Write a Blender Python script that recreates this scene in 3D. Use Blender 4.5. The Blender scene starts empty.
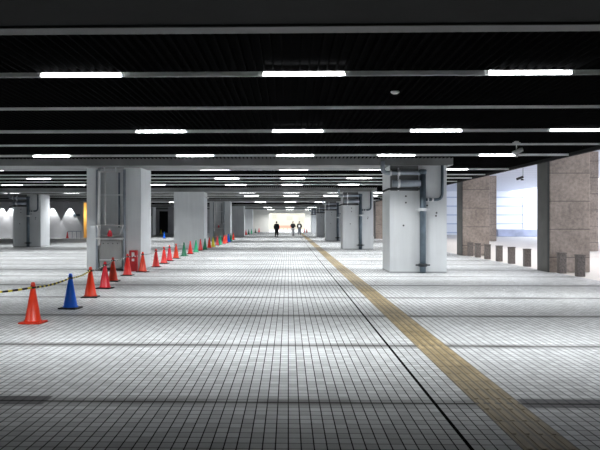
import bpy, bmesh, math, random
from mathutils import Vector, Matrix
random.seed(7)
C = bpy.context.scene.collection
PI = math.pi
# ------------------------------------------------------------------ camera
F = 730.0; CX = 269.2; CY = 222.0; EYE = 1.74; YAW = math.radians(1.5)
cd = bpy.data.cameras.new('camera'); cam = bpy.data.objects.new('camera', cd); C.objects.link(cam)
cam.location = (0, 0, EYE); cam.rotation_euler = (PI/2, 0, YAW)
cd.sensor_width = 36; cd.lens = F/600*36
cd.shift_x = (300-CX)/600; cd.shift_y = (CY-225)/600
cd.clip_end = 1000; cd.clip_start = .05
bpy.context.scene.camera = cam
# ------------------------------------------------------------------ world, sun, exposure
w = bpy.data.worlds.new('World'); bpy.context.scene.world = w; w.use_nodes = True
bg = w.node_tree.nodes['Background']; bg.inputs[0].default_value = (.86, .91, 1, 1); bg.inputs[1].default_value = 1.25
vs = bpy.context.scene.view_settings
vs.view_transform = 'Standard'; vs.look = 'None'; vs.gamma = 1; vs.use_curve_mapping = False
vs.exposure = 1.42
TUBE = 12.0; FAR_TUBE = 4.5; DOWN = 25.0; SPREAD = 110; WIDE = 43.0; WIDE_SPREAD = 152          # emission strength of the ceiling tubes

# ------------------------------------------------------------------ pixel -> place (planning helper)
ca, sa = math.cos(YAW), math.sin(YAW)
def X_at(px, Y):
    t = (px-CX)/F
    return Y*(t*ca-sa)/(ca+t*sa)
def floor_at(px, py):
    t = (px-CX)/F; d = EYE*F/(py-CY)
    return (d*(t*ca-sa), d*(ca+t*sa))

# ------------------------------------------------------------------ materials
def mat(name, col, rough=.6, metal=0, emit=None, es=0, noise=0, nscale=5, bump=0, stretch=None, spec=None):
    m = bpy.data.materials.new(name); m.use_nodes = True
    nt = m.node_tree; b = nt.nodes['Principled BSDF']
    b.inputs['Base Color'].default_value = (*col, 1); b.inputs['Roughness'].default_value = rough
    b.inputs['Metallic'].default_value = metal
    if spec is not None: b.inputs['Specular IOR Level'].default_value = spec
    if emit: b.inputs['Emission Color'].default_value = (*emit, 1); b.inputs['Emission Strength'].default_value = es
    if noise or bump:
        tc = nt.nodes.new('ShaderNodeTexCoord'); mp = nt.nodes.new('ShaderNodeMapping')
        nt.links.new(tc.outputs['Object'], mp.inputs[0])
        if stretch: mp.inputs['Scale'].default_value = stretch
        n = nt.nodes.new('ShaderNodeTexNoise'); n.inputs['Scale'].default_value = nscale; n.inputs['Detail'].default_value = 6
        nt.links.new(mp.outputs[0], n.inputs['Vector'])
        r = nt.nodes.new('ShaderNodeValToRGB')
        r.color_ramp.elements[0].position = .3; r.color_ramp.elements[1].position = .7
        r.color_ramp.elements[0].color = (*[c*(1-noise) for c in col], 1)
        r.color_ramp.elements[1].color = (*[min(1, c*(1+noise)) for c in col], 1)
        nt.links.new(n.outputs['Fac'], r.inputs[0]); nt.links.new(r.outputs[0], b.inputs['Base Color'])
        if bump:
            bp = nt.nodes.new('ShaderNodeBump'); bp.inputs['Strength'].default_value = bump; bp.inputs['Distance'].default_value = .01
            nt.links.new(n.outputs['Fac'], bp.inputs['Height']); nt.links.new(bp.outputs[0], b.inputs['Normal'])
    return m

class G:   # tiny node-math helper
    def __init__(s, nt): s.nt = nt
    def put(s, sock, v):
        if isinstance(v, (int, float)): sock.default_value = v
        else: s.nt.links.new(v, sock)
    def m(s, op, a, b=0.0, c=0.0):
        n = s.nt.nodes.new('ShaderNodeMath'); n.operation = op
        s.put(n.inputs[0], a); s.put(n.inputs[1], b); s.put(n.inputs[2], c)
        return n.outputs[0]
    def mix(s, f, a, b):
        n = s.nt.nodes.new('ShaderNodeMix'); n.data_type = 'RGBA'
        s.put(n.inputs[0], f)
        for k, v in ((6, a), (7, b)):
            if isinstance(v, tuple): n.inputs[k].default_value = (*v, 1)
            else: s.nt.links.new(v, n.inputs[k])
        return n.outputs[2]
    def line(s, x, period, phase, half):      # 1 inside a line of half-width around phase + k*period
        t = s.m('SUBTRACT', x, phase-period/2); t = s.m('DIVIDE', t, period); t = s.m('FRACT', t)
        t = s.m('SUBTRACT', t, .5); t = s.m('ABSOLUTE', t); return s.m('LESS_THAN', t, half/period)
    def soft(s, x, period, phase, half):      # smooth falloff line
        t = s.m('SUBTRACT', x, phase-period/2); t = s.m('DIVIDE', t, period); t = s.m('FRACT', t)
        t = s.m('SUBTRACT', t, .5); t = s.m('ABSOLUTE', t); t = s.m('DIVIDE', t, half/period)
        t = s.m('SUBTRACT', 1.0, t); return s.m('MAXIMUM', t, 0.0)
    def between(s, x, a, b): return s.m('MULTIPLY', s.m('GREATER_THAN', x, a), s.m('LESS_THAN', x, b))
    def noise(s, vec, scale, detail=4):
        n = s.nt.nodes.new('ShaderNodeTexNoise'); n.inputs['Scale'].default_value = scale; n.inputs['Detail'].default_value = detail
        s.nt.links.new(vec, n.inputs['Vector']); return n.outputs['Fac']
    def white(s, vec):
        n = s.nt.nodes.new('ShaderNodeTexWhiteNoise'); s.nt.links.new(vec, n.inputs['Vector']); return n.outputs['Value']
    def comb(s, a, b, c=0.0):
        n = s.nt.nodes.new('ShaderNodeCombineXYZ'); s.put(n.inputs[0], a); s.put(n.inputs[1], b); s.put(n.inputs[2], c); return n.outputs[0]
    def coords(s):
        tc = s.nt.nodes.new('ShaderNodeTexCoord'); sp = s.nt.nodes.new('ShaderNodeSeparateXYZ')
        s.nt.links.new(tc.outputs['Object'], sp.inputs[0]); return tc.outputs['Object'], sp.outputs[0], sp.outputs[1], sp.outputs[2]

JP, J0 = 3.26, 7.04      # spacing and phase of the cross joints in the paving
TW, TD = .1, .14         # paving tile
XJ = 1.405               # long joint
def floor_material():
    m = bpy.data.materials.new('paving_tiles'); m.use_nodes = True; nt = m.node_tree; g = G(nt)
    b = nt.nodes['Principled BSDF']; P, x, y, z = g.coords()
    ix = g.m('FLOOR', g.m('DIVIDE', x, TW)); iy = g.m('FLOOR', g.m('DIVIDE', y, TD))
    rnd = g.white(g.comb(ix, iy))
    rnd2 = g.white(g.comb(ix, g.m('FLOOR', g.m('DIVIDE', iy, 4.0)), 3.0))
    big = g.noise(P, .35, 3); fine = g.noise(P, 14, 4)
    v = g.m('MULTIPLY_ADD', rnd, .28, .73)
    v = g.m('MULTIPLY', v, g.m('MULTIPLY_ADD', rnd2, .05, .97))
    v = g.m('MULTIPLY', v, g.m('MULTIPLY_ADD', big, .35, .82))
    v = g.m('MULTIPLY', v, g.m('MULTIPLY_ADD', fine, .3, .85))
    tile = g.mix(v, (.04, .042, .045), (.74, .76, .77))
    lx = g.line(x, TW, 0, .0052); ly = g.line(y, TD, 0, .0085)
    c = g.mix(g.m('MULTIPLY', ly, .8), tile, (.09, .09, .095))
    c = g.mix(g.m('MULTIPLY', lx, .96), c, (.02, .02, .022))
    # cross joints: a thin dark joint with soft dirt to both sides
    dirt = g.m('MULTIPLY', g.soft(y, JP, J0, .26), g.m('MULTIPLY_ADD', g.noise(P, 1.1, 5), 1.9, -.05))
    c = g.mix(g.m('MINIMUM', g.m('MULTIPLY', dirt, .95), .85), c, (.09, .088, .085))
    c = g.mix(g.m('MULTIPLY', g.line(y, JP, J0, .022), .85), c, (.05, .047, .044))
    # wide drain channel: either end of the nearest joint
    side = g.m('MAXIMUM', g.m('GREATER_THAN', x, 2.24), g.m('LESS_THAN', x, -2.35))
    ch = g.m('MULTIPLY', g.between(y, 6.9, 7.24), side)
    c = g.mix(ch, c, (.065, .065, .07))
    c = g.mix(g.m('MULTIPLY', g.between(y, 7.045, 7.085), side), c, (.02, .02, .02))
    # long joint
    c = g.mix(g.between(x, XJ-.017, XJ+.017), c, (.012, .012, .012))
    nt.links.new(c, b.inputs['Base Color'])
    rr = g.m('MULTIPLY_ADD', fine, .25, .36); nt.links.new(rr, b.inputs['Roughness'])
    sp_ = g.m('MULTIPLY', .34, g.m('SUBTRACT', 1.0, g.m('MAXIMUM', g.m('MAXIMUM', lx, g.between(x, XJ-.017, XJ+.017)), g.line(y, JP, J0, .018)))); nt.links.new(sp_, b.inputs['Specular IOR Level'])
    h = g.m('MAXIMUM', lx, ly); bp = nt.nodes.new('ShaderNodeBump'); bp.invert = True
    bp.inputs['Strength'].default_value = .4; bp.inputs['Distance'].default_value = .004
    nt.links.new(h, bp.inputs['Height']); nt.links.new(bp.outputs[0], b.inputs['Normal'])
    return m

def stone_material():
    m = bpy.data.materials.new('granite_cladding'); m.use_nodes = True; nt = m.node_tree; g = G(nt)
    b = nt.nodes['Principled BSDF']; P, x, y, z = g.coords()
    n1 = g.noise(P, 9, 8); n2 = g.noise(P, 1.2, 3); n3 = g.noise(P, 40, 3)
    v = g.m('ADD', g.m('MULTIPLY', n1, .55), g.m('ADD', g.m('MULTIPLY', n2, .45), g.m('MULTIPLY', n3, .3)))
    v = g.m('MULTIPLY_ADD', v, 2.2, -.95)
    v = g.m('MINIMUM', g.m('MAXIMUM', v, 0.0), 1.0)
    c = g.mix(v, (.14, .115, .10), (.44, .365, .315))
    c = g.mix(g.m('MULTIPLY', g.line(z, .97, .52, .012), .85), c, (.05, .04, .04))
    nt.links.new(c, b.inputs['Base Color']); b.inputs['Roughness'].default_value = .5
    return m

def column_material():
    m = bpy.data.materials.new('grey_painted_concrete'); m.use_nodes = True; nt = m.node_tree; g = G(nt)
    b = nt.nodes['Principled BSDF']; P, x, y, z = g.coords()
    n1 = g.noise(P, 1.1, 5); n2 = g.noise(g.comb(g.m('MULTIPLY', x, 7.0), g.m('MULTIPLY', y, 7.0), g.m('MULTIPLY', z, .5)), 1.0, 4)
    v = g.m('ADD', g.m('MULTIPLY', n1, .5), g.m('MULTIPLY', n2, .5))
    c = g.mix(v, (.56, .58, .59), (.82, .85, .87))
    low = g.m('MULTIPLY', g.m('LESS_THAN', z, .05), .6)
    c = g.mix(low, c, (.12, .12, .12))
    nt.links.new(c, b.inputs['Base Color']); b.inputs['Roughness'].default_value = .45
    return m

def striped(name, c1, c2, axis, period, half, rough=.5, phase=0):
    m = bpy.data.materials.new(name); m.use_nodes = True; nt = m.node_tree; g = G(nt)
    b = nt.nodes['Principled BSDF']; P, x, y, z = g.coords(); s = {'x': x, 'y': y, 'z': z}[axis]
    c = g.mix(g.line(s, period, phase, half), c1, c2)
    nt.links.new(c, b.inputs['Base Color']); b.inputs['Roughness'].default_value = rough
    return m

def tactile_material():
    m = bpy.data.materials.new('tactile_yellow'); m.use_nodes = True; nt = m.node_tree; g = G(nt)
    b = nt.nodes['Principled BSDF']; P, x, y, z = g.coords()
    n1 = g.noise(P, 2.2, 5); n2 = g.noise(P, 25, 4); t = g.white(g.comb(g.m('FLOOR', g.m('DIVIDE', y, .4)), 1.0))
    v = g.m('ADD', g.m('MULTIPLY', n1, .6), g.m('ADD', g.m('MULTIPLY', n2, .25), g.m('MULTIPLY', t, .2)))
    c = g.mix(v, (.14, .105, .05), (.52, .41, .235))
    c = g.mix(g.m('MULTIPLY', g.line(x, .108, 1.79, .011), .75), c, (.07, .055, .03))
    c = g.mix(g.m('MULTIPLY', g.line(y, JP, J0, .03), .8), c, (.05, .045, .03))
    c = g.mix(g.m('MULTIPLY', g.line(y, .4, 0, .008), .8), c, (.06, .05, .03))
    nt.links.new(c, b.inputs['Base Color']); b.inputs['Roughness'].default_value = .55
    return m

M = dict(
    floor=floor_material(), stone=stone_material(), column=column_material(), tactile=tactile_material(),
    tact_bar=mat('tactile_bar', (.37, .29, .165), .55, noise=.4, nscale=2.2),
    outer=striped('pale_pavement', (.80, .77, .73), (.55, .52, .5), 'y', .6, .012, .5),
    louver=mat('black_louver', (.0012, .0012, .0013), .75, noise=.3, nscale=3, spec=.05),
    louver_tip=mat('louver_tip', (.035, .035, .035), .35, noise=.6, nscale=1.5),
    cavity=mat('ceiling_cavity', (.001, .001, .001), .9, spec=.1),
    rail=mat('white_rail', (.72, .74, .74), .5, noise=.1, nscale=2),
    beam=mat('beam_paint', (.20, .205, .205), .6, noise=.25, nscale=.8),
    lit_beam_lip=mat('lit_beam_lip', (.07, .071, .07), .55, noise=.2, nscale=1.2),  # paler than the beam underside: the lip's lit look put into its colour
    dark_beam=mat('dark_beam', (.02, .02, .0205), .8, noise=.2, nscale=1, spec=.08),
    wall=mat('grey_wall', (.55, .56, .58), .7, noise=.12, nscale=.7),
    beige=mat('beige_wall', (.80, .79, .73), .7, noise=.1, nscale=.5),
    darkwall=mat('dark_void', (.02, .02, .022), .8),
    warm=mat('ochre_wall', (.75, .50, .18), .6),
    cream=mat('cream_facade', (.50, .47, .36), .7, noise=.06, nscale=.3),
    red_rail=mat('red_barrier', (.72, .25, .17), .5),
    soffit=striped('pale_soffit', (.56, .60, .72), (.36, .40, .54), 'y', 2.4, .10, .5),
    siding=striped('pale_siding', (.78, .82, .90), (.42, .50, .66), 'z', 1.2, .07, .5, .3),
    panel=mat('white_panel', (.88, .9, .94), .5),
    darkglass=mat('dull_glass', (.40, .38, .30), .4),
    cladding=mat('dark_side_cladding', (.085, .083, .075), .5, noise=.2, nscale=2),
    ledge=mat('blue_ledge', (.45, .5, .68), .5, noise=.25, nscale=.6),
    pipe=mat('galvanised_pipe', (.13, .17, .205), .38, .35, noise=.2, nscale=4),
    pipe_l=mat('pale_pipe', (.34, .38, .43), .4, .2, noise=.15, nscale=4),
    lilac=mat('lilac_duct', (.38, .37, .45), .45, noise=.15, nscale=3),
    clamp=mat('bright_clamp', (.80, .82, .84), .35, .1),
    dark=mat('dark_metal', (.03, .035, .04), .5),
    steel=mat('steel_panel', (.36, .36, .355), .4, .3, noise=.15, nscale=3, stretch=(1, 1, .4)),
    white=mat('white_paint', (.75, .75, .75), .5),
    tube=mat('tube_glow', (1, 1, 1), .5, emit=(.96, .99, 1), es=TUBE),
    far_tube=mat('far_tube_glow', (1, 1, 1), .5, emit=(.97, .99, 1), es=FAR_TUBE),
    spotlens=mat('spot_lens', (1, 1, 1), .5, emit=(1, 1, 1), es=12),
    lamp_red=mat('red_lamp', (.65, .03, .05), .25, noise=.1, nscale=5),
    box_red=mat('red_box', (.50, .025, .03), .4, noise=.15, nscale=6),
    bollard=mat('dark_granite', (.135, .115, .105), .55, noise=.45, nscale=22),
    black=mat('black_rubber', (.012, .012, .013), .6),
    yellow=mat('rope_yellow', (.78, .66, .05), .6),
    skin=mat('skin', (.48, .30, .22), .6), hair=mat('hair', (.015, .012, .01), .6),
    coat=mat('black_coat', (.012, .012, .014), .8), coat2=mat('dark_jacket', (.02, .018, .02), .8, noise=.5, nscale=4),
    shirt=mat('white_shirt', (.75, .75, .75), .8), trous=mat('pale_trousers', (.42, .42, .44), .8), jeans=mat('grey_trousers', (.12, .13, .15), .8),
)
def diffuse_only(m, col):
    nt = m.node_tree; nt.nodes.clear(); o = nt.nodes.new('ShaderNodeOutputMaterial'); d = nt.nodes.new('ShaderNodeBsdfDiffuse')
    d.inputs[0].default_value = (*col, 1); nt.links.new(d.outputs[0], o.inputs[0])
diffuse_only(M['louver'], (.007, .007, .0073)); diffuse_only(M['cavity'], (.002, .002, .002))
CONE = {n: mat(n.replace(' ', '_')+'_cone_plastic', c, .38, noise=.10, nscale=4) for n, c in {
    'orange-red': (.80, .045, .012), 'bright red': (.74, .022, .016), 'dark red': (.50, .02, .03), 'pinkish red': (.80, .025, .045),
    'blue': (.004, .16, .90), 'dark green': (.0, .14, .06), 'bright green': (.0, .36, .16), 'yellow': (.80, .66, .03)}.items()}

# ------------------------------------------------------------------ mesh helpers
class MB:
    def __init__(s): s.bm = bmesh.new(); s.mi = 0
    def _mark(s, vs):
        for f in {f for v in vs for f in v.link_faces}: f.material_index = s.mi
    def box(s, x0, x1, y0, y1, z0, z1, bev=0):
        r = bmesh.ops.create_cube(s.bm, size=1)['verts']
        for v in r:
            v.co = Vector(((x0+x1)/2+v.co.x*(x1-x0), (y0+y1)/2+v.co.y*(y1-y0), (z0+z1)/2+v.co.z*(z1-z0)))
        s._mark(r)
        if bev:
            es = list({e for v in r for e in v.link_edges})
            bmesh.ops.bevel(s.bm, geom=es, offset=bev, segments=2, affect='EDGES', profile=.5)
        return s
    def tube(s, pts, r, n=12, caps=True):
        pts = [Vector(p) for p in pts]; rings = []
        up = None
        for i, p in enumerate(pts):
            if i == 0: t = pts[1]-p
            elif i == len(pts)-1: t = p-pts[i-1]
            else: t = (pts[i+1]-p).normalized()+(p-pts[i-1]).normalized()
            t.normalize()
            if up is None:
                up = Vector((0, 0, 1)) if abs(t.z) < .9 else Vector((1, 0, 0))
            a = t.cross(up).normalized(); b = a.cross(t).normalized(); up = b
            rr = r[i] if isinstance(r, (list, tuple)) else r
            rings.append([s.bm.verts.new(p+a*math.cos(2*PI*k/n)*rr+b*math.sin(2*PI*k/n)*rr) for k in range(n)])
        for q in range(len(rings)-1):
            for k in range(n):
                f = s.bm.faces.new((rings[q][k], rings[q][(k+1) % n], rings[q+1][(k+1) % n], rings[q+1][k])); f.material_index = s.mi; f.smooth = True
        if caps:
            for rg, rev in ((rings[0], False), (rings[-1], True)):
                f = s.bm.faces.new(rg[::-1] if rev else rg); f.material_index = s.mi
        return s
    def lathe(s, prof, c=(0, 0, 0), n=24, axis='z'):
        rings = []
        for r, h in prof:
            ring = []
            for k in range(n):
                a = 2*PI*k/n; u, v = r*math.cos(a), r*math.sin(a)
                p = {'z': (u, v, h), 'x': (h, u, v), 'y': (u, h, v)}[axis]
                ring.append(s.bm.verts.new(Vector(c)+Vector(p)))
            rings.append(ring)
        for q in range(len(rings)-1):
            for k in range(n):
                f = s.bm.faces.new((rings[q][k], rings[q][(k+1) % n], rings[q+1][(k+1) % n], rings[q+1][k])); f.material_index = s.mi; f.smooth = True
        for rg in (rings[0], rings[-1]):
            f = s.bm.faces.new(rg); f.material_index = s.mi
        return s
    def build(s, name, m, parent=None):
        bmesh.ops.recalc_face_normals(s.bm, faces=s.bm.faces)
        me = bpy.data.meshes.new(name); s.bm.to_mesh(me); s.bm.free()
        for k in (m if isinstance(m, (list, tuple)) else [m]): me.materials.append(k)
        o = bpy.data.objects.new(name, me); C.objects.link(o)
        if parent: o.parent = parent
        return o
def elbow(p0, c, p1, r, n=5):      # path with a rounded corner at c
    p0, c, p1 = map(Vector, (p0, c, p1)); a = c+(p0-c).normalized()*r; b = c+(p1-c).normalized()*r
    out = [p0]
    for k in range(n+1):
        t = k/n; out.append(a*(1-t)**2+c*2*t*(1-t)+b*t*t)
    out.append(p1); return out
def struct(o): o['kind'] = 'structure'; return o
def tag(o, label, cat, group=None, kind=None):
    o['label'] = label; o['category'] = cat
    if group: o['group'] = group
    if kind: o['kind'] = kind
    return o
def empty(name, loc, label, cat, group=None):
    o = bpy.data.objects.new(name, None); o.empty_display_size = .2; C.objects.link(o); o.location = loc
    return tag(o, label, cat, group)
def copy_tree(o, parent=None):
    c = o.copy(); C.objects.link(c); c.parent = parent
    for ch in [k for k in bpy.data.objects if k.parent == o]: copy_tree(ch, c)
    return c
ORD = ['zeroth', 'first', 'second', 'third', 'fourth', 'fifth', 'sixth', 'seventh', 'eighth', 'ninth', 'tenth', 'eleventh', 'twelfth', 'thirteenth',
       'fourteenth', 'fifteenth', 'sixteenth', 'seventeenth', 'eighteenth', 'nineteenth', 'twentieth', 'twenty-first', 'twenty-second', 'twenty-third',
       'twenty-fourth', 'twenty-fifth', 'twenty-sixth', 'twenty-seventh', 'twenty-eighth', 'twenty-ninth', 'thirtieth']

# ------------------------------------------------------------------ setting
XR = 8.85        # right edge of the low ceiling
XL = -34.0
YE = 127.0       # end wall
struct(MB().box(XL, 9.05, -14, YE+.5, -.3, 0).build('floor', M['floor']))
struct(MB().box(9.05, 70, -14, 200, -.3, -.012).build('outer_pavement', M['outer']))
struct(MB().box(9.05, 9.17, -14, 140, -.1, .0).build('kerb_strip', M['wall']))
struct(MB().box(-30, 9.05, YE+.5, 200, -.3, -.012).build('far_pavement', M['outer']))
ZC = 3.90
# ceiling: dark plate with longitudinal louvre blades
c = MB(); c.box(XL, XR, -14, YE, 4.15, 4.5)
ceil = struct(c.build('ceiling', M['cavity']))
c = MB(); x = XL+.1
while x < XR-.05:
    c.box(x, x+.022, -14, YE, ZC, ZC+.09); x += .13
lv = struct(c.build('ceiling_louvre', M['louver']))
c = MB(); c.box(XL, XR, -14, YE, ZC+.10, ZC+.13); struct(c.build('ceiling_panel', M['louver']))
struct(MB().box(XR, XR+.12, -14, YE, ZC-.08, 5.9).build('ceiling_edge', M['dark_beam']))
# light rails and plain rails
rows = [10.43, 17.0, 23.25, 29.5, 35.4, 41.4, 52.8, 59.0, 71.0, 78.0, 93, 106, 124.6]  # the last row is added to brighten the end wall
def rail(y, h):
    b = MB(); b.box(XL, XR, y+.035, y+.06, 3.875-h, 3.9)
    return struct(b.build('ceiling_rail', M['rail']))
for y in rows: rail(y, .045)
for y in (13.6, 20.15, 33.0, 38.5, 55.8, 63, 74, 89, 97, 104, 118): rail(y, .028)
# deep cross beams
NB = [25.0, 46.4, 67.6, 88.8, 110]
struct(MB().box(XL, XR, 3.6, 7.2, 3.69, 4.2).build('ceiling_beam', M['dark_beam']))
b = MB(); b.box(XL, XR, 7.2, 7.46, 3.665, 4.2, .012); struct(b.build('ceiling_beam', M['lit_beam_lip']))
for y in NB:
    struct(MB().box(XL, 5.6, y-.05, y+2.1, 3.67, 4.2, .015).build('ceiling_beam', M['beam']))
# walls
struct(MB().box(XL-.3, XL, -14, YE, 0, 4.5).build('wall_left', M['wall']))
struct(MB().box(9.2, 9.5, -14, 19.0, 0, 6.2).build('sky_block_right', M['stone']))  # unseen wall added to keep sky light off the near floor
struct(MB().box(XL-.3, 9.5, -14.3, -14, 0, 5.9).build('wall_rear', M['darkwall']))
YW = 78.0; xw = X_at(83, YW)
struct(MB().box(XL-.3, xw, YW, YW+.3, 0, 4.3).build('wall_left_end', M['wall']))
struct(MB().box(xw-3, xw+.4, YW+3, YW+3.2, 0, 4.3).build('wall_ochre', M['warm']))
struct(MB().box(xw+.4, xw+.7, YW, 112, 0, 4.3).build('wall_left_return', M['wall']))
YB = 112.0
a0, a1 = X_at(159, YB), X_at(168, YB)
b = MB(); b.box(xw+.4, a0, YB, YB+.3, 0, 4.3); b.box(a1, -7, YB, YB+.3, 0, 4.3); b.box(a0, a1, YB, YB+.3, 3.4, 4.3)
struct(b.build('wall_far_left', M['wall']))
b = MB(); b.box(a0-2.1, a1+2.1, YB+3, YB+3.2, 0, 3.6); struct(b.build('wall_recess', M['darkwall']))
b = MB(); b.box(-7.3, -7, YB+.3, YE, 0, 4.3); struct(b.build('wall_far_side', M['wall']))
o0, o1 = X_at(269, YE), X_at(305, YE); zt = EYE+8.6*YE/F
b = MB(); b.box(-7.3, o0, YE, YE+.4, 0, 4.3); b.box(o1, 9.0, YE, YE+.4, 0, 4.3); b.box(o0, o1, YE, YE+.4, zt, 4.3)
struct(b.build('wall_end', M['beige']))
# beyond the opening
b = MB(); b.box(-16, 14, 168, 169, 0, 14)
fac = b.build('distant_facade', M['cream']); tag(fac, 'pale cream building front seen through the bright far exit', 'building')
for q, (qx, qz, qw, qh) in enumerate(((-3.2, 3.0, .5, 1.0), (-1.4, 4.4, 1.4, .35), (.3, 2.6, .7, .9), (1.6, 3.6, 1.2, .3), (2.9, 2.3, .5, 1.1))):
    MB().box(qx-qw, qx+qw, 167.94, 168, qz-qh/2, qz+qh/2).build('window', M['darkglass'], fac)
b = MB()
b.box(X_at(279, 145), X_at(292, 145), 145, 145.15, .55, 1.05)
for k in range(4):
    xx = X_at(279.5+k*4, 145); b.box(xx-.05, xx+.05, 145, 145.15, 0, .55)
rb = b.build('barrier', M['red_rail']); tag(rb, 'low red barrier rail outside the bright far exit', 'barrier')
# right side: outer soffit, far siding wall
HS = EYE+4.2
YS = 100.0
struct(MB().box(XR+.12, 30.0, 6, YS, HS, HS+.4).build('outer_soffit', M['soffit']))
struct(MB().box(9.2, 34, YS, YS+.5, 0, HS+.6).build('wall_outer', M['siding']))
p0, p1 = X_at(523.5, YS-.2), X_at(545, YS-.2)
struct(MB().box(p0, p1, YS-.2, YS-.01, .6, HS-.1).build('wall_outer_panel', M['panel']))
struct(MB().box(X_at(498, 88), X_at(545, 88), 88, 89, 0, .85, .05).build('trim_1', M['ledge']))
for i, y in enumerate((24, 32, 40, 48, 60, 72)):  # fill lights added out of view to brighten the outer pavement
    t = empty('soffit_fill_light', (14, y, HS), '%s added fill light, out of view under the pale passage ceiling' % ORD[i+1], 'downlight', 'passage fill lights')
    MB().lathe([(.14, 0), (.14, -.03), (.11, -.04)], n=16).build('housing', M['white'], t)
    ld = bpy.data.lights.new('soffit_fill_lamp', 'SPOT'); ld.energy = 480; ld.color = (1, .95, .9); ld.spot_size = math.radians(150); ld.spot_blend = .5; ld.shadow_soft_size = .1
    lo = bpy.data.objects.new('lamp', ld); C.objects.link(lo); lo.parent = t; lo.location = (0, 0, -.06)
# slim stone piers on the far side of the passage
for px0, px1, Y, top in ((490.5, 496.5, 67, 5.94), (590.5, 598.5, 44, 5.94)):
    x0, x1 = X_at(px0, Y), X_at(px1, Y)
    o = MB().box(x0-.2, x1, Y, Y+.7, 0, top).build('stone_pier', M['stone'])
    tag(o, 'slim pale stone pier behind the %s stone-clad pillar' % ('smaller' if px0 < 500 else 'largest rightmost'), 'pillar')

# ------------------------------------------------------------------ tactile strip
tx0, tx1 = 1.79, 2.225
o = MB().box(tx0, tx1, 1.0, 118, 0, .004).build('paving_strip', M['tactile'])
tag(o, 'long tan tactile guide strip running down the grey tiled floor', 'tactile paving')
b = MB(); y = 4.0
while y < 46:
    for k in range(4):
        xx = tx0+.055+k*.108; b.box(xx-.018, xx+.018, y+.02, y+.38, .004, .009)
    y += .4
rg = b.build('raised_bar', M['tact_bar'], o); rg['kind'] = 'stuff'

# ------------------------------------------------------------------ ceiling lights
lamp_n = {}
def make_lamp(L=1.17, wide=False):
    r = empty('ceiling_light', (0, 0, 0), '', 'ceiling light', 'tube lights under the dark ceiling')
    b = MB(); b.lathe([(.014, -L/2), (.014, L/2)], (0, 0, 0), 10, 'x'); b.build('tube', M['far_tube' if wide else 'tube'], r)
    ld = bpy.data.lights.new('tube_reflector_light', 'AREA'); ld.shape = 'RECTANGLE'; ld.size = L; ld.size_y = .05
    ld.energy = WIDE if wide else DOWN; ld.spread = math.radians(WIDE_SPREAD if wide else SPREAD); ld.color = (.97, .99, 1)
    lo = bpy.data.objects.new('reflector_light', ld); C.objects.link(lo); lo.parent = r; lo.location = (0, 0, -.022)
    for s in (-1, 1): MB().box(s*(L/2+.012)-.014, s*(L/2+.012)+.014, -.02, .02, -.018, .036).build('tube_holder', M['white'], r)
    return r
proto = None; wide = []
for ri, y in enumerate(rows):
    xs = [.22-3.2, .22, .22+3.2]
    xs.append(.22+6.4); xs = [-7.6]+xs
    if ri < 3: xs = [-14.0, -10.8]+xs  # extra tubes out of view, added to brighten the left side
    if 3 <= ri <= 9: xs = [-15.8, -12.2]+xs
    if ri in (4, 5, 6): xs = [-20.2]+xs
    seen = 0
    for k, x in enumerate(sorted(xs)):
        d = y*ca-x*sa; px = CX+F*(x*ca+y*sa)/d
        inview = -5 < px < 612; seen += inview
        if proto is None: proto = make_lamp(); o = proto
        elif ri == 3 and not wide: wide.append(make_lamp(wide=True)); o = wide[0]
        elif ri > 3: o = copy_tree(wide[0])
        else: o = copy_tree(wide[0] if wide else proto)
        o.location = (x, y, 3.85)
        o['label'] = ('lit tube light, %s from the left in the %s row of lights back' % (ORD[seen], ORD[ri+1])) if inview else \
            'unseen tube light beyond the %s picture edge, %s row back, %s out' % ('left' if px < 0 else 'right', ORD[ri+1], ORD[1+sum(1 for q in xs if (q > x and q < -5 and px < 0 and CX+F*(q*ca+y*sa)/(y*ca-q*sa) <= -5))])

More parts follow.
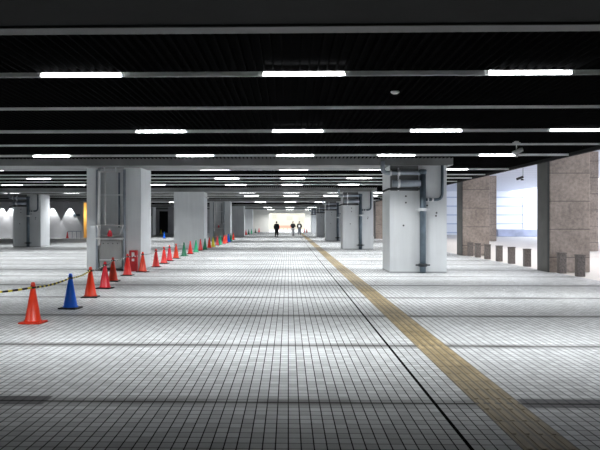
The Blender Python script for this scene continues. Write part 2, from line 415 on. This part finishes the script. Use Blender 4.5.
# ------------------------------------------------------------------ concrete columns
W = 1.93
def column(name, x0, y0, label, niche=False, group='square grey concrete columns'):
    t = empty(name, (x0+W/2, y0+W/2, 0), label, 'column', group)
    h = W/2; b = MB()
    if niche:
        n0, n1, d = -h+.40, -h+1.33, .36
        # U-shaped plan extruded
        pts = [(-h, -h), (n0, -h), (n0, -h+d), (n1, -h+d), (n1, -h), (h, -h), (h, h), (-h, h)]
    else:
        pts = [(-h, -h), (h, -h), (h, h), (-h, h)]
    lo = [b.bm.verts.new((p[0], p[1], 0)) for p in pts]; hi = [b.bm.verts.new((p[0], p[1], 3.668)) for p in pts]
    n = len(pts)
    for k in range(n): b.bm.faces.new((lo[k], lo[(k+1) % n], hi[(k+1) % n], hi[k]))
    b.bm.faces.new(lo[::-1]); b.bm.faces.new(hi)
    b.build('shaft', M['column'], t)
    return t
def drain_set(t):
    """pipework on the front face of a column (column-centred coordinates)"""
    h = W/2; yf = -h-.14
    px = .13                      # big vertical pipe
    o = MB().tube([(px, yf, .02), (px, yf, 3.45)], .105, 16).build('down_pipe', M['pipe'], t)
    for z in (.28, 2.16):
        b = MB(); b.lathe([(.135, z-.05), (.15, z-.03), (.15, z+.03), (.135, z+.05)], (px, yf, 0), 16)
        b.box(px-.24, px+.24, yf-.02, yf+.02, z-.025, z+.025); b.build('pipe_collar', M['clamp'] if z > 1 else M['dark'], o)
    b = MB(); b.lathe([(.115, 3.36), (.13, 3.38), (.13, 3.5), (.10, 3.52)], (px, yf, 0), 16); b.build('pipe_cap', M['pipe'], o)
    # upper branch, elbow up to the ceiling at the left
    o = MB().tube(elbow((px-.08, yf, 3.40), (-h-.26, yf, 3.40), (-h-.26, yf, 3.80), .17), .075, 14).build('upper_branch_pipe', M['pipe_l'], t)
    b = MB(); b.lathe([(.095, -h-.02), (.095, -h+.04)], (0, yf, 3.40), 14, 'x'); b.lathe([(.10, -.72), (.10, -.64)], (0, yf, 3.40), 14, 'x'); b.build('pipe_clamp', M['clamp'], o)
    # lower thicker branch
    o = MB().tube([(px-.08, yf, 3.05), (-h+.06, yf, 3.05)], .12, 16).build('lower_branch_pipe', M['pipe_l'], t)
    b = MB(); b.lathe([(.14, -.72), (.14, -.64)], (0, yf, 3.05), 16, 'x'); b.build('pipe_clamp', M['clamp'], o)
    MB().tube([(px, yf+.05, 2.86), (-h-.05, yf+.05, 2.86), (-h-.25, yf+.1, 2.78)], .035, 10).build('thin_pipe', M['dark'], t)
    # bracket strut tying the branches
    MB().box(-.70, -.66, yf+.05, yf+.14, 2.8, 3.58).build('bracket', M['clamp'], t)
    # right return pipe
    MB().tube(elbow((h-.17, yf+.05, 3.66), (h-.17, yf+.05, 2.50), (px+.09, yf+.05, 2.50), .22), .05, 12).build('return_pipe', M['pipe'], t)
    b = MB(); b.lathe([(.075, .44), (.075, .50)], (0, yf+.05, 2.50), 12, 'x'); b.lathe([(.075, .30), (.075, .34)], (0, yf+.05, 2.50), 12, 'x'); b.build('pipe_clamp', M['clamp'], t)
    # thin dark sheet standing in for the shade on the upper column
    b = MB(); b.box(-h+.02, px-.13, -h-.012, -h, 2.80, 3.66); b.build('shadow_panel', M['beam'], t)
    # bolt heads
    for q, (bx, bz) in enumerate(((-.42, 2.62), (-.42, 2.4), (.62, 2.05), (.6, 1.95), (-.5, 1.62), (.3, 2.3))):
        MB().lathe([(.03, -.02), (.03, 0)], (bx, -h, bz), 10, 'y').build('bolt', M['dark'], t)
def pipe_frame(t):
    """service niche: pipe frame, tray with red lamp and steel cover"""
    h = W/2; n0, n1 = -h+.40, -h+1.33; yf = -h-.05
    cx = (n0+n1)/2
    for s, x in ((0, n0-.02), (1, n1+.03)):
        MB().tube([(x, yf, .02), (x, yf, 3.60)], .045 if s == 0 else .05, 12).build('side_pipe', M['pipe_l'], t)
    MB().tube([(n0+.05, yf-.01, .9), (n0+.05, yf-.01, 3.52), (n1-.12, yf-.01, 3.52), (n1-.12, yf-.01, 1.5)], .058, 10).build('frame_pipe', M['white'], t)
    MB().tube([(n0+.24, -h+.05, 1.6), (n0+.24, -h+.05, 3.5)], .035, 10).build('riser_pipe', M['white'], t)
    MB().tube([(n1-.18, -h+.05, 1.55), (n1-.18, -h+.05, 3.5)], .035, 10).build('riser_pipe', M['pipe'], t)
    MB().box(n0, n1, yf-.02, yf+.02, 2.68, 2.72).build('cross_bar', M['clamp'], t)
    # curved pipes feeding from the beam
    MB().tube(elbow((n0+.25, yf, 3.52), (n0+.25, yf, 3.72), (n0-.25, yf-.12, 3.80), .1), .025, 8).build('feed_pipe', M['clamp'], t)
    MB().tube(elbow((n1-.28, yf, 3.52), (n1-.28, yf, 3.72), (n1-.28, yf-.2, 3.85), .08), .025, 8).build('feed_pipe', M['clamp'], t)
    # tray
    b = MB()
    b.box(n0-.04, n1+.02, yf-.08, -h, 1.60, 1.64); b.box(n0-.04, n1+.02, yf-.08, -h, 1.14, 1.18)
    b.tube([(n0, yf-.06, 1.6), (n0+.12, yf-.06, 1.30), (cx, yf-.06, 1.22), (n1-.12, yf-.06, 1.30), (n1, yf-.06, 1.6)], .015, 8)
    b.build('lamp_tray', M['white'], t)
    l = MB().lathe([(.07, 1.22), (.09, 1.27), (.085, 1.34), (.05, 1.42), (.035, 1.46)], (cx, yf-.1, 0), 16).build('red_lamp', M['lamp_red'], t)
    MB().lathe([(.035, 1.45), (.055, 1.47), (.045, 1.53)], (cx, yf-.1, 0), 12).build('lamp_cap', M['white'], l)
    b = MB(); b.box(n0+.06, n1-.06, -h-.03, -h+.03, .12, 1.12, .01); cov = b.build('steel_cover', M['steel'], t)
    for q in range(4): MB().lathe([(.02, -.012), (.02, 0)], (n0+.2+q*.17, -h-.03, .98), 8, 'y').build('rivet', M['dark'], cov)
    MB().box(n0+.06, n1-.06, -h-.05, -h-.03, .38, .41).build('cover_rail', M['clamp'], cov)
XRC = 3.46; XLC = -7.33
where = ['nearest', 'second', 'third', 'fourth', 'farthest']
for i, y in enumerate(NB):
    t = column('concrete_column', XRC, y, '%s grey column right of the tan strip, carrying grey drain pipes' % where[i])
    drain_set(t)
for i, y in enumerate(NB):
    n = i in (0, 2)
    yy = y+(.8 if i == 0 else .2)
    t = column('concrete_column', XLC+(.16 if i == 0 else .0), yy, '%s grey column behind the line of cones%s' % (where[i], ', with a service recess and red lamp' if n else ', plain faced'), n)
    if n: pipe_frame(t)
    if i == 0: MB().box(-W/2+.002, W/2-.002, 27.16-yy-W/2, W/2-.002, 3.668, 4.14).build('shaft_top', M['column'], t)
for i, y in enumerate((50.5, 71.7, 92.9)):
    t = column('concrete_column', X_at(13.2, 50.5), y, '%s grey piped column in the far left row' % where[i])
    drain_set(t)

# red hydrant box at the left column
Yl = 25.8-.14
x0, x1 = X_at(129.8, Yl), X_at(137.6, Yl)
t = empty('extinguisher_box', ((x0+x1)/2, Yl, 0), 'red fire extinguisher box with white labels against the nearest left column', 'fire box')
w2 = (x1-x0)/2
b = MB(); b.box(-w2, w2, -.1, .1, 0, .74, .012); b.build('case', M['box_red'], t)
b = MB(); b.box(-w2+.03, w2-.03, -.112, -.1, .06, .70); d = b.build('door', M['box_red'], t)
MB().lathe([(.055, -.118), (.055, -.112)], (0, 0, .58), 14, 'y').build('round_label', M['white'], d)
MB().box(-.045, .045, -.118, -.112, .36, .45).build('square_label', M['white'], d)
MB().box(-.05, .05, -.118, -.112, .62, .67).build('name_label', M['white'], d)

# ------------------------------------------------------------------ stone pillars
for i, (y0) in enumerate((25.5, 38.1, 50.7, 63.3, 75.9, 88.5)):
    o = MB().box(9.04, 10.42, 0, 1.22, 0, HS-.005, .02).build('stone_pillar', M['stone']); o.location = (0, y0, 0)
    tag(o, ['largest brown granite-clad pillar at the right, beside the bright passage', 'second granite pillar, behind the row of short posts',
            'granite pillar hidden behind the nearest right column', 'fourth granite pillar down the right edge', 'fifth granite pillar, seen between two grey columns',
            'farthest granite pillar down the right edge'][i], 'pillar', 'granite pillars along the right edge')
    b = MB(); b.box(9.02, 9.038, -.012+.05, .15, 0, HS-.01); b.build('corner_joint', M['dark'], o)
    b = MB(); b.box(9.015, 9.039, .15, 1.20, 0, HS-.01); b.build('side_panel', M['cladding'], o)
# bollards
bl = [(581, 276.5), (557, 272.6), (528.5, 266.6), (514, 263.7), (500.5, 261.4), (489.5, 259.2), (479.2, 257.4), (467.5, 255.6)]
bp = None
blab = ['nearest, standing in front of the largest granite pillar at its right', 'against the front left corner of the largest granite pillar',
        'just left of the largest granite pillar', 'second leftward from the largest pillar', 'midway between the two granite pillars',
        'in front of the second granite pillar right edge', 'in front of the middle of the second granite pillar', 'against the front left corner of the second granite pillar']
for i, (px, py) in enumerate(bl):
    x, y = floor_at(px, py); x = 9.31 if i != 1 else 9.30
    if i == 1: y = 25.1
    if i == 7: y = 37.6
    if bp is None:
        bp = empty('bollard', (0, 0, 0), '', 'bollard', 'short granite posts along the right edge')
        MB().box(-.125, .125, -.125, .125, 0, .66, .015).build('post', M['bollard'], bp)
        MB().box(-.135, .135, -.135, .135, .66, .70, .012).build('cap', M['bollard'], bp)
        o = bp
    else: o = copy_tree(bp)
    o.location = (x, y, 0); o['label'] = 'short dark granite post ' + blab[i]

# ------------------------------------------------------------------ cones
cone_meshes = {}
def make_cone(col, base):
    r = empty('traffic_cone', (0, 0, 0), '', 'traffic cone')
    b = MB()
    b.lathe([(.155, .028), (.15, .05), (.135, .06), (.036, .625), (.036, .64), (.042, .645), (.042, .665), (.034, .67), (.03, .70), (.012, .705)], n=24)
    b.build('cone_body', CONE[col], r)
    b = MB(); b.box(-.19, .19, -.19, .19, 0, .03, .012); b.build('base_plate', CONE[col] if base == 'c' else M['black'], r)
    return r
def ring(r):
    MB().lathe([(.052, .60), (.055, .605), (.055, .625), (.05, .63)], n=14).build('rope_ring', M['black'], r)
cones = [(33, 323, 'orange-red', 'c'), (70.5, 308.5, 'blue', 'k'), (90.5, 297.3, 'orange-red', 'k'), (105, 288.5, 'pinkish red', 'k'), (113, 281.3, 'orange-red', 'k'),
         (127.5, 275.5, 'bright red', 'k'), (142.7, 272.0, 'orange-red', 'k'), (156, 267, 'bright red', 'k'), (164, 263.6, 'bright red', 'k'), (169.5, 261, 'pinkish red', 'k'),
         (176, 258.5, 'orange-red', 'k'), (184, 256, 'dark green', 'c'), (190.2, 254, 'bright red', 'k'), (196, 252.2, 'bright green', 'c'), (200.5, 250.6, 'dark red', 'k'),
         (205, 249.7, 'dark green', 'c'), (209.3, 247.8, 'orange-red', 'c'), (213, 246.8, 'yellow', 'c'), (217.2, 245.4, 'dark red', 'k'), (220.2, 244.8, 'bright green', 'c'),
         (224.2, 243.6, 'orange-red', 'c'), (226.2, 242.9, 'bright red', 'k'), (228.7, 241.8, 'blue', 'c'), (231, 240.9, 'bright green', 'c'), (233.3, 240, 'orange-red', 'k'),
         (246, 234.9, 'bright red', 'k'), (248.7, 234.3, 'dark green', 'c'), (251.5, 233.7, 'bright green', 'c'), (255.5, 232.9, 'dark green', 'c'), (259, 232.1, 'pinkish red', 'c'), (262, 231.9, 'bright red', 'c')]
protos = {}; tops = []
for i, (px, py, col, base) in enumerate(cones):
    x, y = floor_at(px, py)
    key = (col, base, i < 12)
    if key not in protos:
        o = make_cone(col, base); protos[key] = o
        if i < 12: ring(o)
    else: o = copy_tree(protos[key])
    o.location = (x, y, 0); o.rotation_euler = (0, 0, random.uniform(-.2, .2))
    if i < 25:
        o['label'] = '%s traffic cone%s, %s along the cone line from the camera' % (col, ' with black base' if base == 'k' and i < 12 else '', ORD[i+1])
    else:
        o['label'] = '%s traffic cone, %s of the far cluster beyond the long line' % (col, ORD[i-24])
    o['group'] = 'traffic cones in the long diagonal line' if i < 25 else 'far cluster of traffic cones'
    tops.append(Vector((x, y, .615)))
for px, py, col, lab in ((67.3, 238.3, 'dark red', 'lone red traffic cone by the far left wall under a downlight'),
                         (161, 234.6, 'yellow', 'lone yellow traffic cone seen in the gap between two left columns'),
                         (164.2, 238.3, 'blue', 'lone blue traffic cone seen in the gap between two left columns')):
    x, y = floor_at(px, py)
    if px < 100: y = min(y, YW-1.0); x = X_at(px, y)
    o = make_cone(col, 'k'); o.location = (x, y, 0); o['label'] = lab
# rope
def rope(pts, name, label, r, step, mats):
    path = []
    for a, b_ in zip(pts[:-1], pts[1:]):
        L = (b_-a).length; n = max(2, int(L/step))
        for k in range(n):
            t = k/n; p = a.lerp(b_, t); p = p.copy(); p.z -= .05*4*t*(1-t)*min(1, L/3); path.append(p)
    path.append(pts[-1])
    b = MB()
    for i in range(len(path)-1):
        b.mi = i % 2; f = .18 if b.mi == 0 else 0
        b.tube([path[i], path[i+1].lerp(path[i], f)], r, 8, caps=False)
        if f: b.mi = 1; b.tube([path[i+1].lerp(path[i], f), path[i+1]], r, 8, caps=False)
    o = b.build(name, mats); return tag(o, label, 'rope')
left_end = Vector((*floor_at(-60, 340), .66))
o_ = [p+Vector((0, -.056, 0)) for p in tops]
rope([left_end]+o_[:3], 'barrier_rope', 'yellow and black striped rope strung over the three nearest cones', .017, .11, [M['yellow'], M['black']])
rope(o_[2:13], 'barrier_rope', 'thin pale and dark rope linking the cones in front of the nearest left column', .012, .14, [M['white'], M['black']])

# ------------------------------------------------------------------ downlights on the left end wall
for i, px in enumerate((52.5, 70, 2, 87)):
    x = X_at(px, YW) if px < 80 else X_at(11, YW)
    t = empty('downlight', (x, YW-.35, 3.86), '%s wall downlight throwing a cone of light on the far left wall' % ['middle', 'rightmost', 'leftmost', 'second leftmost'][i], 'downlight', 'wall downlights')
    MB().lathe([(.09, 0), (.09, -.12), (.06, -.14)], n=16).build('housing', M['white'], t)
    ld = bpy.data.lights.new('downlight_lamp', 'SPOT'); ld.energy = 170; ld.spot_size = math.radians(58); ld.spot_blend = .12; ld.shadow_soft_size = .03
    lo = bpy.data.objects.new('lamp', ld); C.objects.link(lo); lo.parent = t; lo.location = (0, 0, -.16); lo.rotation_euler = (math.radians(6), 0, 0)
# rail and sign by the left end wall
b = MB(); xa, xb = X_at(69.5, YW), X_at(82.5, YW)
b.tube([(xa, YW-.6, .75), (xb, YW-.6, .75)], .03, 8)
for k in range(4):
    xx = xa+(xb-xa)*k/3; b.tube([(xx, YW-.6, 0), (xx, YW-.6, .75)], .03, 8)
tag(b.build('hand_rail', M['pipe']), 'low grey metal rail standing before the far left wall', 'railing')
xa, xb = X_at(73.5, YW), X_at(80, YW)
tag(MB().box(xa, xb, YW-.03, YW, 2.35, 2.6).build('wall_sign', M['pipe']), 'narrow grey plate on the far left wall', 'sign')
# grey pillar inside the far dark recess
o = MB().box(X_at(168, 108), X_at(174.5, 108), 108, 109, 0, 3.9).build('concrete_column', M['wall']); tag(o, 'slim grey column beside the dark far doorway left', 'column')

# ------------------------------------------------------------------ cameras, small ceiling items
Yc = 19.6; xc = X_at(516.5, Yc)
t = empty('security_camera', (xc, Yc, 3.89), 'white security camera hanging under the dark ceiling edge at right', 'security camera')
b = MB(); b.box(-.10, .10, -.02, .02, -.06, -.03); b.lathe([(.06, .0), (.06, -.03)], n=14); b.tube([(0, 0, -.02), (0, 0, -.22)], .014, 8); b.build('mount', M['white'], t)
b = MB(); b.box(-.15, .15, -.05, .05, -.05, .05, .015); o = b.build('camera_body', M['clamp'], t); o.location = (.03, 0, -.27); o.rotation_euler = (0, math.radians(-22), .3)
b = MB(); b.lathe([(.05, -.30), (.055, -.34), (.03, -.42)], n=14); b.build('lens_hood', M['steel'], t)
Yc = 44; xc = X_at(521, Yc); zc = EYE+(222-178)*Yc/F
t = empty('security_camera', (xc, Yc, zc), 'black security camera hanging on a pole in the bright passage', 'security camera')
b = MB(); b.tube([(.12, 0, .1), (.12, 0, HS-zc)], .025, 10); b.build('pole', M['pipe_l'], t)
b = MB(); b.box(-.28, .14, -.08, .08, -.07, .07, .02); o = b.build('camera_body', M['black'], t); o.rotation_euler = (0, math.radians(-20), 0)
MB().lathe([(.09, -.04), (.09, .0), (.07, .04)], (.07, 0, -.12), 14).build('dome', M['black'], t)
for i, (px, py, Y) in enumerate(((395, 93, 12.1),)):
    b = MB(); b.lathe([(.07, 0), (.07, -.02), (.04, -.04)], n=16); o = b.build('smoke_detector', M['white'])
    o.location = (X_at(px, Y), Y, 3.895); tag(o, 'small white smoke detector on the dark ceiling, right of centre', 'smoke detector')
# small white camera on the second left column
t = empty('security_camera', (-5.4+.22, 46.7, 3.3), 'small white security camera on the second left column top corner', 'security camera')
MB().box(-.25, 0, -.03, .03, .02, .06).build('mount', M['white'], t); MB().box(-.06, .06, -.22, .06, -.06, .03, .012).build('camera_body', M['white'], t)

# ------------------------------------------------------------------ people
def skin_mesh(name, joints, edges, m, parent, root=0, sub=2):
    me = bpy.data.meshes.new(name); me.from_pydata([j[0] for j in joints], edges, []); me.update()
    o = bpy.data.objects.new(name, me); C.objects.link(o); o.parent = parent
    o.modifiers.new('s', 'SKIN'); s = o.modifiers.new('d', 'SUBSURF'); s.levels = sub; s.render_levels = sub
    sv = me.skin_vertices[0].data
    for k, j in enumerate(joints):
        r = j[1]; sv[k].radius = r if isinstance(r, tuple) else (r, r)
    sv[root].use_root = True
    me.materials.append(m)
    # bake modifiers to a plain mesh
    dg = bpy.context.evaluated_depsgraph_get(); ev = o.evaluated_get(dg)
    nm = bpy.data.meshes.new_from_object(ev); o.modifiers.clear(); o.data = nm
    if not nm.materials: nm.materials.append(m)
    for p in nm.polygons: p.use_smooth = True
    return o
def person(px, py, H, face, stride, label, coat, trous, arms=0.0, long_coat=False, bag=False):
    x, y = floor_at(px, py)
    t = empty('person', (x, y, 0), label, 'person'); t.rotation_euler = (0, 0, face)   # faces -Y at 0
    k = H/1.72; s = stride
    def P(a, b, c): return (a*k, b*k, c*k)
    J = [(P(0, 0, .92), (.15*k, .11*k)), (P(0, 0, 1.10), (.13*k, .10*k)), (P(0, 0, 1.32), (.17*k, .11*k)), (P(0, 0, 1.43), (.10*k, .08*k)), (P(0, -.01, 1.50), .05*k),
         (P(0, -.02, 1.58), (.07*k, .085*k)), (P(0, -.02, 1.67), (.07*k, .085*k)),
         (P(-.19, 0, 1.40), .055*k), (P(-.25, .03, 1.13), .042*k), (P(-.24, -.05-arms, .90+arms), .032*k), (P(-.24, -.08-arms, .80+arms), (.025*k, .045*k)),
         (P(.19, 0, 1.40), .055*k), (P(.25, .03, 1.13), .042*k), (P(.24, -.05-arms, .90+arms), .032*k), (P(.24, -.08-arms, .80+arms), (.025*k, .045*k)),
         (P(-.10, 0, .85), .085*k), (P(-.10, -.10*s-.02, .48), .06*k), (P(-.10, -.18*s, .09), .04*k), (P(-.10, -.18*s-.16, .035), (.04*k, .03*k)),
         (P(.10, 0, .85), .085*k), (P(.10, .06*s-.04, .48), .06*k), (P(.10, .24*s, .10), .04*k), (P(.10, .24*s-.15, .035), (.04*k, .03*k))]
    E = [(0, 1), (1, 2), (2, 3), (3, 4), (4, 5), (5, 6), (2, 7), (7, 8), (8, 9), (9, 10), (2, 11), (11, 12), (12, 13), (13, 14), (0, 15), (15, 16), (16, 17), (17, 18), (0, 19), (19, 20), (20, 21), (21, 22)]
    skin_mesh('body', J, E, M['skin'], t)
    # jacket with sleeves
    e = .055*k
    def gr(r): return (r[0]+e, r[1]+e) if isinstance(r, tuple) else r+e
    low = .50 if long_coat else .84
    idx = [1, 2, 3, 7, 8, 9, 11, 12, 13]
    JJ = [(P(0, 0, low), (.19*k, .15*k))]+[(J[i][0], gr(J[i][1])) for i in idx]
    EE = [(0, 1), (1, 2), (2, 3), (2, 4), (4, 5), (5, 6), (2, 7), (7, 8), (8, 9)]
    skin_mesh('jacket', JJ, EE, coat, t, 1)
    JT = [(P(0, 0, .93), (.165*k, .13*k))]+[(J[i][0], gr(J[i][1])) for i in (15, 16, 17, 19, 20, 21)]
    skin_mesh('trousers', JT, [(0, 1), (1, 2), (2, 3), (0, 4), (4, 5), (5, 6)], trous, t)
    b = MB(); b.lathe([(.03*k, 1.745*k), (.075*k, 1.73*k), (.10*k, 1.66*k), (.098*k, 1.60*k), (.06*k, 1.56*k)], (0, .025*k, 0), 16); b.build('hair', M['hair'], t)
    for sx in (-.03, .03): MB().lathe([(.011*k, -.115*k), (.011*k, -.10*k)], (sx*k, 0, 1.62*k), 8, 'y').build('eye', M['hair'], t)
    for a in (17, 21):
        p = J[a][0]; b = MB(); b.box(p[0]-.05*k, p[0]+.05*k, p[1]-.20*k, p[1]+.06*k, 0, .085*k, .02); b.build('shoe', M['black'], t)
    if bag:
        b = MB(); b.box(-.13, .13, -.19, -.13, 1.05, 1.36, .02); b.build('shirt_front', M['shirt'], t)
person(276.6, 236.8, 1.80, PI-.1, .9, 'person in a black coat walking away, leftmost of three', M['coat'], M['coat'], 0, True)
person(293.0, 235.6, 1.80, .1, .8, 'person in a dark jacket and pale trousers, middle of three', M['coat2'], M['trous'], .15)
person(299.4, 235.3, 1.80, -.1, .7, 'person in an open black jacket over white shirt, rightmost of three', M['coat'], M['jeans'], .05, False, True)
for px, lab in ((304.3, 'pinkish red traffic cone just right of the third walking person'), (306.8, 'dark red traffic cone at the foot of the far exit right wall')):
    x, y = floor_at(px, 232.6); o = make_cone('pinkish red' if px < 305 else 'dark red', 'c'); o.location = (x, y, 0); o['label'] = lab
t = empty('wall_lamp', (xw-.9, YW+2.9, 2.6), 'warm lamp lighting the ochre wall beyond the far left wall', 'lamp')
MB().lathe([(.08, 0), (.12, .05), (.12, .2), (.08, .25)], n=14).build('lamp_shade', M['white'], t)
ld = bpy.data.lights.new('warm_lamp', 'POINT'); ld.energy = 45; ld.color = (1, .75, .4); ld.shadow_soft_size = .1
lo = bpy.data.objects.new('lamp', ld); C.objects.link(lo); lo.parent = t; lo.location = (0, -1.0, 0)
